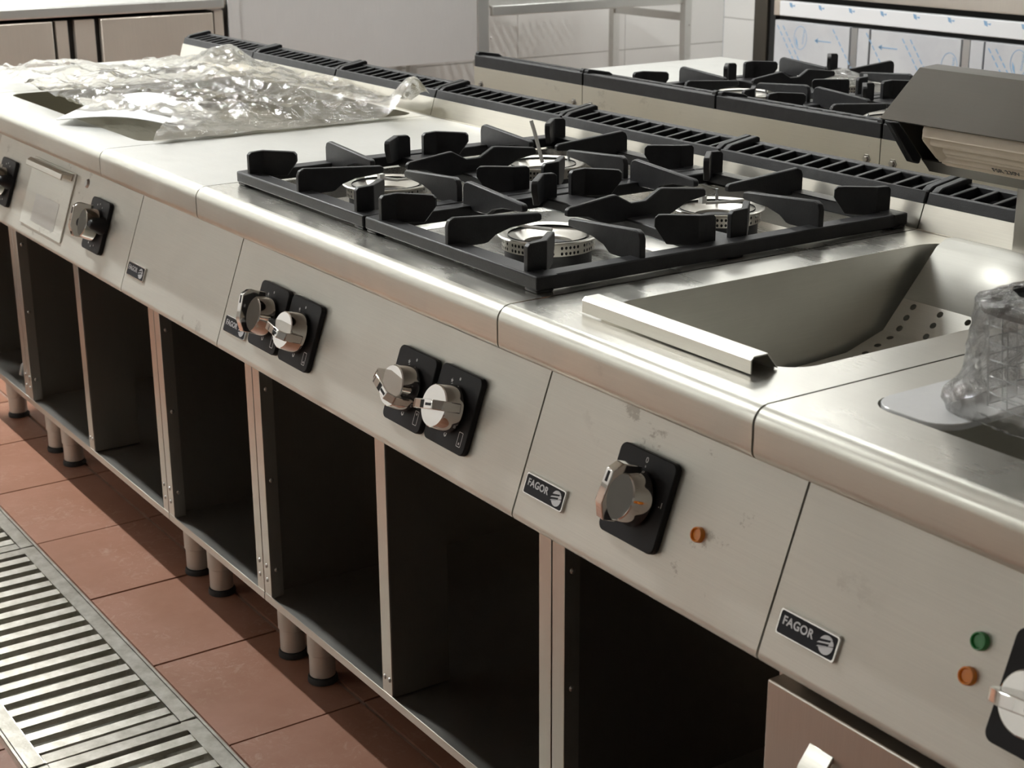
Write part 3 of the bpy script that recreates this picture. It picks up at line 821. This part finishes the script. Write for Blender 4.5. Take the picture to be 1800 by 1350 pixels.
# holes need to be round: cells are wide, so use the true aspect
m2 = MB()
def perf_plate(mb, a, b, nu, nv, r, stagger):
    dx = (XB-XA)/nu; L = math.hypot(b[0]-a[0], b[1]-a[1]); dv = L/nv
    for i in range(nu):
        for j in range(nv):
            off = stagger*(j - (nv-1)/2)
            cx, cv = (i+0.5)*dx + off*dx, (j+0.5)*dv
            sq = []; hl = []; K = 16
            for k in range(K):
                an = 2*PI*k/K + PI/4; c, s_ = math.cos(an), math.sin(an); q = 0.5/max(abs(c), abs(s_))
                for lst, X, V in ((sq, (i+0.5)*dx + c*q*dx, cv + s_*q*dv), (hl, cx + c*r, cv + s_*r)):
                    lst.append((XA + X, a[0] + (b[0]-a[0])*V/L, a[1] + (b[1]-a[1])*V/L))
            mb.add(sq + hl, [(k, (k+1) % K, K+(k+1) % K, K+k) for k in range(K)])
perf_plate(m2, (0.541,0.767), (0.509,0.732), 6, 3, 0.0042, 0.0)
perf_plate(m2, (0.509,0.732), (0.448,0.714), 6, 3, 0.0042, 0.0)
perf_plate(m2, (0.448,0.714), (0.20,0.704), 6, 12, 0.0042, 0.0)
m2.build('perforated_plate', STEELS, e, smooth=0)
MB().strip([(0.20,0.704), (0.13,0.712), (0.105,0.78), (0.0895,0.830)], XA, XB).build('sloped_front', STEELS, e, smooth=0, solid=0.0012)
lip = [(0.0565,0.8265),(0.0565,0.8395),(0.0600,0.8430),(0.0775,0.8430),(0.0905,0.8265)]
li = [(0.0895,0.8265),(0.0768,0.8418),(0.0606,0.8418),(0.0577,0.8390),(0.0577,0.8265)]
MB().prism(lip + li, 'x', 0.075, 0.333).build('front_lip', STEEL, e, smooth=20)

# heat lamp
e = tag(empty('heat_lamp', (1.4, 0.632, ZT)), 'steel heat lamp with ribbed ceramic emitter on a post above the fry basin', 'heat lamp')
def hl(y, z): return (y - 0.632, z - ZT)
A, T, B = (0.528,0.981), (0.591,1.036), (0.605,0.911)
t = 0.0018
MB().box(-0.034, 0.034, -0.010, 0.012, 0.0, 0.190).build('lamp_post', STEELV, e, bevel=0.0015)
MB().box(-0.045, 0.045, -0.0145, 0.012, 0.0, 0.004).build('post_base', STEELV, e, bevel=0.0005, seg=1)
hood = MB()
hood.prism([hl(*A), hl(*T), hl(T[0]+0.030, T[1]+0.002), hl(T[0]+0.030, T[1]-t), hl(T[0]+0.001, T[1]-t*1.4), hl(A[0]+0.003, A[1]-t)], 'x', -0.168, 0.168)
ho = hood.build('hood', STEELD, e, smooth=0)
lo = MB()
lo.prism([hl(B[0],B[1]), hl(B[0]+0.018,B[1]+0.002), hl(B[0]+0.018,B[1]+0.12), hl(B[0]+0.016,B[1]+0.12), hl(B[0]+0.016,B[1]+0.004), hl(B[0]+0.0005,B[1]+0.0018)], 'x', -0.152, 0.152)
lo.prism([hl(B[0],B[1]), hl(B[0]-0.017,B[1]+0.0165), hl(B[0]-0.0155,B[1]+0.018), hl(B[0]+0.0015,B[1]+0.0015)], 'x', -0.152, 0.152)
lo.build('reflector_housing', STEELD, e, smooth=0)
for s_ in (-1, 1):
    MB().prism([hl(A[0]+0.014,A[1]-0.002), hl(T[0],T[1]-0.004), hl(T[0]+0.03,T[1]-0.004), hl(B[0]+0.018,B[1]), hl(B[0],B[1])], 'x', s_*0.152-0.001, s_*0.152+0.001).build('end_plate', STEELD, e, smooth=0)
    x = s_*0.160
    MB().prism([hl(A[0]+0.004,A[1]-0.004), hl(A[0]+0.020,A[1]-0.005), hl(B[0]-0.012,B[1]+0.020), hl(B[0]-0.016,B[1]+0.010), hl(B[0]-0.030,B[1]+0.014)], 'x', x-0.005, x+0.005).build('end_bracket', BLACK, e, bevel=0.002)
# ceramic emitter: ribbed, parallel to the opening
av = Vector((0, B[0]-A[0], B[1]-A[1])).normalized(); nv_ = Vector((0, -av.z, av.y))
if nv_.y > 0: nv_ = -nv_
org = Vector((0, A[0]-0.632, A[1]-ZT)) + av*0.009
em = MB(); NU_, NV_ = 90, 44; XE0, XE1, SE = -0.118, 0.118, 0.068
def em_h(x, s_):
    cx, cs = (XE0+XE1)/2, SE/2; r = 0.018
    dx, ds = abs(x-cx) - ((XE1-XE0)/2 - r), abs(s_-cs) - (SE/2 - r)
    d = -(math.hypot(max(dx, 0), max(ds, 0)) + min(max(dx, ds), 0) - r)     # distance inside a rounded outline
    if d <= 0.0: return -0.020
    return -0.006 + 0.010*min(1, d/0.010)**0.5 + 0.0050*math.sin(2*PI*d/0.0125 - 1.2)*min(1, d/0.006)
vs = []; fs = []
for i in range(NU_+1):
    for k in range(NV_+1):
        x = XE0 + (XE1-XE0)*i/NU_; s_ = SE*k/NV_
        p = org + av*s_ + nv_*em_h(x, s_)
        vs.append((x, p.y, p.z))
for i in range(NU_):
    for k in range(NV_):
        a = i*(NV_+1)+k; fs.append((a, a+1, a+NV_+2, a+NV_+1))
em.add(vs, fs)
emo = em.build('ceramic_emitter', CERAM, e, smooth=60, weld=False)
tm = text_mesh('FSR 230V', 0.010, 0.0002)
p = org + av*0.047 + nv_*0.0094
rotm = Matrix(((1, 0, 0), (0, -av.y, nv_.y), (0, -av.z, nv_.z))).to_euler()
mesh_obj('marking', tm, RUBBER, emo, (p.x-0.005, p.y, p.z), tuple(rotm))

# fryer: white cover plate in the tank mouth, wrapped basket
m = MB(); cv = rrect(1.6475, 1.735, 0.0875, 0.556, 0.028, 6)
m.prism(cv, 'z', ZT-0.004, ZT+0.002)
tag(m.build('tank_cover', BOARDW, None, bevel=0.0006, seg=1), 'white rounded cover plate lying in the fryer tank mouth', 'cover plate')

# basket of wire with a dark rim
BX0, BX1, BY0, BY1, BZA, BZB = 1.712, 1.972, 0.142, 0.45, ZT+0.004, ZT+0.094
e = tag(empty('fry_basket', ((BX0+BX1)/2, (BY0+BY1)/2, ZT)), 'wire fry basket with dark rim inside a clear bag on the fryer', 'fry basket')
def bl(x, y, z): return (x-(BX0+BX1)/2, y-(BY0+BY1)/2, z-ZT)
rim = [bl(x, y, BZB) for x, y in rrect(BX0, BX1, BY0, BY1, 0.02, 4)]; rim.append(rim[0])
MB().tube(rim, 0.0065, 8).build('rim', RUBBER, e)
wm = MB()
for i in range(13):
    x = BX0 + 0.012 + (BX1-BX0-0.024)*i/12
    wm.tube([bl(x, BY0, BZB), bl(x, BY0+0.01, BZA+0.004), bl(x, BY1-0.01, BZA+0.004), bl(x, BY1, BZB)], 0.0007, 5)
for i in range(16):
    y = BY0 + 0.012 + (BY1-BY0-0.024)*i/15
    wm.tube([bl(BX0, y, BZB), bl(BX0+0.01, y, BZA+0.002), bl(BX1-0.01, y, BZA+0.002), bl(BX1, y, BZB)], 0.0007, 5)
for k in range(1, 6):
    z = BZA + (BZB-BZA)*k/6
    lp = [bl(x, y, z) for x, y in rrect(BX0+0.008*(1-k/6), BX1-0.008*(1-k/6), BY0+0.008*(1-k/6), BY1-0.008*(1-k/6), 0.015, 3)]; lp.append(lp[0])
    wm.tube(lp, 0.0007, 5)
wo = wm.build('wire_mesh', ZINC, e); wo['kind'] = 'stuff'
# the clear bag around it
m = MB(); NR, NP = 60, 280
base = rrect(BX0-0.010, BX1+0.010, BY0-0.010, BY1+0.010, 0.03, 69)
def resample(lp, n):
    L = [0.0]
    for a, b in zip(lp, lp[1:] + lp[:1]): L.append(L[-1] + math.hypot(b[0]-a[0], b[1]-a[1]))
    out = []; k = 0
    for i in range(n):
        t = L[-1]*i/n
        while L[k+1] < t: k += 1
        a, b = lp[k], lp[(k+1) % len(lp)]; q = (t-L[k])/max(1e-9, L[k+1]-L[k])
        out.append((a[0]+(b[0]-a[0])*q, a[1]+(b[1]-a[1])*q))
    return out
base = resample(base, NP)
vs = []; fs = []
for i in range(NR):
    f = i/(NR-1)
    for k in range(NP):
        x, y = base[k]
        cx, cy = (BX0+BX1)/2, (BY0+BY1)/2
        d = Vector((x-cx, y-cy)); n_ = d.normalized()
        z = ZT + 0.003 + 0.104*f
        puff = 0.016*math.exp(-((f-0.12)/0.14)**2) + 0.002
        vd = noise.voronoi(Vector((x*42, y*42, f*4.5)))[0]; vd2 = noise.voronoi(Vector((x*95, y*95, f*9)))[0]
        nz = 0.0035*(0.4-min(0.6, vd[1]-vd[0])) + 0.0012*(0.4-min(0.6, vd2[1]-vd2[0])) + noise.noise(Vector((x*30, y*30, f*2.2)))*0.004 + abs(noise.noise(Vector((x*75+5, y*75, f*3))))*0.005*(1.2-f)
        shr = 0.0 if f < 0.93 else -0.030*(f-0.93)/0.07
        o_ = puff + nz + shr
        zz = z + noise.noise(Vector((x*50, y*50, 9.1)))*0.006*(f > 0.5)*f
        if f < 0.05: zz = ZT + 0.002
        vs.append((x + n_.x*o_, y + n_.y*o_, max(zz, ZT+0.0026)))
for i in range(NR-1):
    for k in range(NP): fs.append((i*NP+k, i*NP+(k+1) % NP, (i+1)*NP+(k+1) % NP, (i+1)*NP+k))
m.add(vs, fs)
bag = m.build('plastic_bag', FILMB, None, smooth=180, weld=False)
tag(bag, 'clear crumpled plastic bag wrapped around the fry basket', 'plastic bag')

# big crumpled polythene sheet on the griddle
def ridge(p): return 1.0 - abs(noise.noise(p))*2.0
m = MB(); NXS, NYS = 300, 190
vs = []; fs = []
SX0, SX1, SY0, SY1 = -0.95, 0.014, 0.088, 0.636
def sheet_h(x, y):
    # broad shapes: hump at the back left, raised corner at the back right, folds fanning from the right corner
    h = 0.012
    h += 0.048*math.exp(-(((x+0.64)/0.10)**2 + ((y-0.52)/0.07)**2))
    h += 0.020*math.exp(-(((x+0.45)/0.25)**2 + ((y-0.42)/0.14)**2))
    h += 0.018*math.exp(-(((x+0.80)/0.25)**2 + ((y-0.20)/0.10)**2))
    ang = math.atan2(y-0.66, x-0.10); rr = math.hypot(x-0.10, y-0.66)
    h += 0.011*(ridge(Vector((ang*7.0, rr*1.6, 0.3)))-0.4)*min(1, rr*2.5)
    for fq, am in ((7.0, 0.016), (17.0, 0.006), (40.0, 0.0022)):
        d = noise.voronoi(Vector((x*fq*0.8 + 0.25*noise.noise(Vector((x*6, y*6, 3))), y*fq*1.3, fq)))[0]
        h += am*(0.45 - min(0.6, d[1]-d[0]))
    h += 0.008*ridge(Vector((x*9+1.7, y*13, 2.2))) + 0.006*noise.noise(Vector((x*24, y*30, 5.0))) + 0.004*ridge(Vector((x*45, y*52, 1.0)))
    edge = max(0.0, min(1.0, (0.014-x)/0.10))
    curl = 0.070*math.exp(-(((x-0.005)/0.045)**2 + ((y-0.605)/0.04)**2))
    h = h*(0.12 + 0.88*edge) + curl
    return max(0.003, h)
for i in range(NXS+1):
    for j in range(NYS+1):
        fx, fy = i/NXS, j/NYS
        x = SX0 + (SX1-SX0)*fx; y = SY0 + (SY1-SY0)*fy
        ex = 0.02*noise.noise(Vector((y*9, 0.3, 1))) ; ey = 0.02*noise.noise(Vector((x*8, 4.3, 1)))
        x += ex*(1-2*fx) if fx < 0.5 else min(0, ex)*(2*fx-1)
        y += abs(ey)*(1-2*fy) if fy < 0.5 else 0
        # front right part lifts away, leaving the dark corner of the griddle open
        cut = max(0.0, 1-abs(x+0.14)/0.15)*max(0.0, 1-fy*2.2)
        y += 0.10*min(1, cut)
        z = ZT + 0.001 + sheet_h(x, y)
        vs.append((x, y, z))
for i in range(NXS):
    for j in range(NYS):
        a = i*(NYS+1)+j
        fs.append((a, a+NYS+1, a+NYS+2, a+1))
m.add(vs, fs)
sh = m.build('plastic_sheet', FILM, None, smooth=180, weld=False)
tag(sh, 'large crumpled sheet of clear plastic spread over the griddle', 'plastic sheet')

# curved white card sticking out from under the sheet
m = MB(); NA, NB_ = 24, 10; vs = []; fs = []
c0, c1, c2, c3 = Vector((-0.305, 0.032)), Vector((-0.060, 0.195)), Vector((-0.20, 0.310)), Vector((-0.45, 0.150))
for i in range(NA+1):
    for j in range(NB_+1):
        f, g = i/NA, j/NB_
        p = (c0*(1-f) + c1*f)*(1-g) + (c3*(1-f) + c2*f)*g
        z = ZT + 0.010 + 0.026*math.sin(PI*min(1, f*1.05))**1.2*(0.45+0.55*g) + 0.004*g
        vs.append((p.x, p.y, z))
for i in range(NA):
    for j in range(NB_):
        a = i*(NB_+1)+j; fs.append((a, a+NB_+1, a+NB_+2, a+1))
m.add(vs, fs)
tag(m.build('card_sheet', BOARD, None, smooth=180, solid=0.0012, weld=False), 'curved white card sheet poking out from the plastic on the griddle', 'card')

# pipe fitting on the bottom shelf of the farthest unit
e = tag(empty('pipe_valve', (-0.915, 0.125, 0.150)), 'small metal pipe valve standing in the farthest open cabinet', 'valve')
MB().lathe([(0,0.0),(0.022,0.0),(0.022,0.006),(0.012,0.010),(0.009,0.012),(0.009,0.055),(0.006,0.058),(0,0.058)], 18).build('stem', ZINC, e)
MB().lathe([(0,0.024),(0.018,0.024),(0.018,0.032),(0,0.032)], 6).build('hex_nut', ZINC, e, smooth=0)
MB().tube([(0,0,0.05),(-0.012,-0.01,0.048),(-0.028,-0.02,0.036),(-0.034,-0.024,0.012)], 0.0045, 8).build('lever_arm', ZINC, e)

# ------------------------------------------------------------------ background furniture
# drawer counter at the far wall
e = tag(empty('drawer_counter', (-2.1, 0.2, 0)), 'steel drawer counter against the far wall, top left', 'counter')
Y0, Y1 = -1.6, 0.965
b = MB().box(-0.66, -0.02, Y0, Y1, 0.10, 0.845); b.build('body', DARK, e)
MB().box(-0.68, 0.008, Y0, Y1+0.003, 0.857, 0.888).build('top', STEELN, e, bevel=0.004)
ed = [(-0.62, -0.02), (0.0, 0.425), (0.572, 0.93)]
MB().box(-0.02, 0.0, 0.935, Y1, 0.10, 0.850).build('end_stile', WARMST, e)
for y0, y1 in ((-1.2, -0.72), (-0.66, -0.20), (-0.14, 0.425), (0.571, 0.930)):
    dd = MB().box(-0.02, 0.004, y0, y1, 0.50, 0.846).build('drawer_front', WARMST, e, bevel=0.003)
    MB().box(-0.02, 0.004, y0, y1, 0.13, 0.49).build('drawer_front', WARMST, e, bevel=0.003)
MB().box(-0.02, 0.0, 0.435, 0.470, 0.10, 0.846).build('stile', WARMST, e)
MB().box(-0.02, 0.0, 0.492, 0.552, 0.10, 0.846).build('stile', WARMST, e)
for y in (-1.5, 0.9):
    for x in (-0.6, -0.06): MB().lathe([(0,0),(0.02,0),(0.02,0.10),(0,0.10)], 12, (x, y, 0)).build('leg', STEELV, e)

# steel bench with deep apron
e = tag(empty('apron_bench', (-2.1, 1.66, 0)), 'steel bench with a tall plain grey apron behind the flues', 'bench')
MB().box(-0.004, 0.0, -0.478, 0.445, 0.634, 1.02).build('apron', GREYST, e, bevel=0.001)
MB().box(-0.004, 0.0035, -0.478, -0.440, 0.634, 1.02).build('apron_fold', GREYST, e)
MB().box(-0.03, 0.003, 0.447, 0.492, 0.60, 1.02).build('corner_stile', STEELN, e, bevel=0.001)
screw(e, (0.003, 0.500, 0.705), RIGHT)
MB().box(-0.65, 0.0, -0.478, 0.492, 1.02, 1.05).build('bench_top', STEELN, e, bevel=0.002)
for x, y in ((-0.05, 0.12), (-0.60, -0.44), (-0.60, 0.46), (-0.03, -0.46)):
    MB().box(x-0.018, x+0.018, y-0.018, y+0.018, 0.0, 1.02).build('leg', STEELV, e)

# slatted shelf rack
e = tag(empty('slatted_rack', (-2.1, 2.17, 0)), 'white slatted rack against the tiled wall', 'rack')
MB().box(-0.02, 0.0, 0.0, 0.90, 0.778, 0.812).build('front_rail', STEELN, e, bevel=0.002)
MB().box(-0.62, -0.60, 0.0, 0.90, 0.778, 0.812).build('rear_rail', STEELN, e, bevel=0.002)
so = None
for k in range(25):
    y = 0.02 + 0.0345*k
    if so is None: so = MB().box(-0.60, -0.02, 0, 0.014, 0.800, 0.812).build('slat', STEELN, e, (0, y, 0))
    else: copy_of(so, e, (0, y, 0))
for x, y in ((0.0, 0.87), (-0.44, 0.87), (-0.60, 0.02)):
    MB().box(x-0.015, x+0.015, y-0.015, y+0.015, 0.0, 1.30 if x == 0 else 0.80).build('leg', STEELN, e)
MB().box(-0.44, 0.0, 0.860, 0.875, 0.715, 0.745).build('side_rail', STEELN, e)
screw(e, (0.015, 0.875, 0.70), RIGHT)

# film-covered refrigerated counter along the back wall
FY = 2.6
e = tag(empty('fridge_counter', (-1.15, FY, 0)), 'refrigerated counter whose doors still wear blue-printed film, top right', 'fridge counter')
MB().box(0.0, 2.6, 0.02, 0.70, 0.10, 0.872).build('body', DARK, e)
MB().box(-0.01, 2.6, -0.006, 0.70, 0.890, 0.932).build('top', STEELV, e, bevel=0.003)
MB().box(0.0, 2.6, 0.03, 0.69, 0.872, 0.890).build('recess', DARK, e)
MB().box(-0.003, 0.022, -0.004, 0.02, 0.826, 0.872).build('lip_end', WARMST, e, bevel=0.002)
lp = MB().box(0.022, 2.6, -0.004, 0.02, 0.826, 0.872).build('lip', FILMWL, e, bevel=0.003)
MB().box(0.0, 2.6, 0.001, 0.02, 0.14, 0.16).build('plinth', STEELV, e)
def arrow(mb, x, z, L, y):
    mb.box(x, x+L, y-0.0006, y, z-0.0015, z+0.0015)
    mb.prism([(x-0.004, z), (x+0.010, z+0.008), (x+0.010, z-0.008)], 'y', y-0.0006, y)
def slant(mb, x, z, L, y, n):
    for k in range(n):
        t0 = k/n; a = 0.55
        x0 = x + L*t0*0.62; z0 = z - L*t0*0.80; l = L/n*0.72
        hgt = 0.004
        mb.add([(x0,y-0.0005,z0),(x0+l*0.62,y-0.0005,z0-l*0.80),(x0+l*0.62+hgt*0.8,y-0.0005,z0-l*0.80+hgt*0.6),(x0+hgt*0.8,y-0.0005,z0+hgt*0.6)], [(0,1,2,3)])
def ringp(mb, x, z, r, y):
    n = 32
    mb.add([(x+r*0.78*math.cos(2*PI*i/n), y-0.0005, z+r*math.sin(2*PI*i/n)) for i in range(n)] + [(x+(r*0.78-0.002)*math.cos(2*PI*i/n), y-0.0005, z+(r-0.002)*math.sin(2*PI*i/n)) for i in range(n)],
           [(i,(i+1)%n,n+(i+1)%n,n+i) for i in range(n)])
    mb.add([(x-r*0.6,y-0.0006,z+r*0.1),(x-r*0.35,y-0.0006,z-r*0.25),(x-r*0.2,y-0.0006,z-r*0.9),(x-r*0.5,y-0.0006,z-r*0.5)], [(0,1,2,3)])
novatext = text_mesh('novacel', 0.024, 0.0001)
doors = [(0.003, 0.322), (0.408, 0.742), (0.826, 1.16), (1.245, 1.58)]
for i, (x0, x1) in enumerate(doors):
    dr = MB().box(x0, x1, -0.002, 0.02, 0.17, 0.812).build('door', FILMW, e, bevel=0.002)
    MB().prism([(x1, 0.02), (x1+0.004, 0.002), (x1+0.028, 0.002), (x1+0.032, 0.02)], 'z', 0.17, 0.812).build('handle_recess', ZINC, e, smooth=0)
    MB().box(x1+0.034, x1+0.078, -0.002, 0.02, 0.17, 0.812).build('stile', FILMW, e, bevel=0.001)
    pm = MB(); y = -0.0022
    if i % 2 == 0: ringp(pm, x0+0.115, 0.765, 0.036, y); arrow(pm, x0+0.18, 0.762, 0.065, y); lx = x0 + 0.115
    else: ringp(pm, x1-0.035, 0.735, 0.038, y); arrow(pm, x0+0.035, 0.765, 0.07, y); lx = x1 - 0.035
    slant(pm, x0+0.01 if i % 2 == 0 else x0+0.12, 0.795, 0.20, y, 9)
    slant(pm, x0+0.035 if i % 2 == 0 else x0+0.15, 0.795, 0.13, y, 6)
    slant(pm, x1-0.07 if i % 2 == 0 else x0-0.02, 0.80, 0.30, y, 14)
    pm.build('film_print', BLUE, dr, smooth=0)['kind'] = 'stuff'
    mesh_obj('film_lettering', novatext, BLUE, dr, (lx+0.012, y-0.0003, 0.768 if i % 2 == 0 else 0.738), (PI/2, -PI/2+0.12, 0)).scale = (0.6, 0.6, 1)
pm = MB()
for k in range(12):
    x = 0.065 + 0.115*k + 0.01*k
    pm.add([(x,-0.0046,0.868),(x+0.012,-0.0046,0.866),(x+0.016,-0.0046,0.852),(x+0.004,-0.0046,0.856)], [(0,1,2,3)])
    pm.add([(x+0.010,-0.0046,0.860),(x+0.026,-0.0046,0.862),(x+0.024,-0.0046,0.856)], [(0,1,2)])
pm.build('film_print', BLUE, lp, smooth=0)['kind'] = 'stuff'
for x in (0.06, 2.5):
    for yy in (0.08, 0.62): MB().lathe([(0,0),(0.02,0),(0.02,0.10),(0,0.10)], 12, (x, yy, 0)).build('leg', STEELV, e)

# upright beside it
e = tag(empty('steel_upright', (-1.205, FY, 0)), 'dark brown steel upright at the left end of the film-covered counter', 'upright')
MB().box(-0.042, 0.018, 0.0, 0.05, 0.0, 2.1).build('post_face', STEELD, e, bevel=0.002)
MB().box(0.018, 0.044, 0.012, 0.05, 0.0, 2.1).build('post_groove', DARK, e)
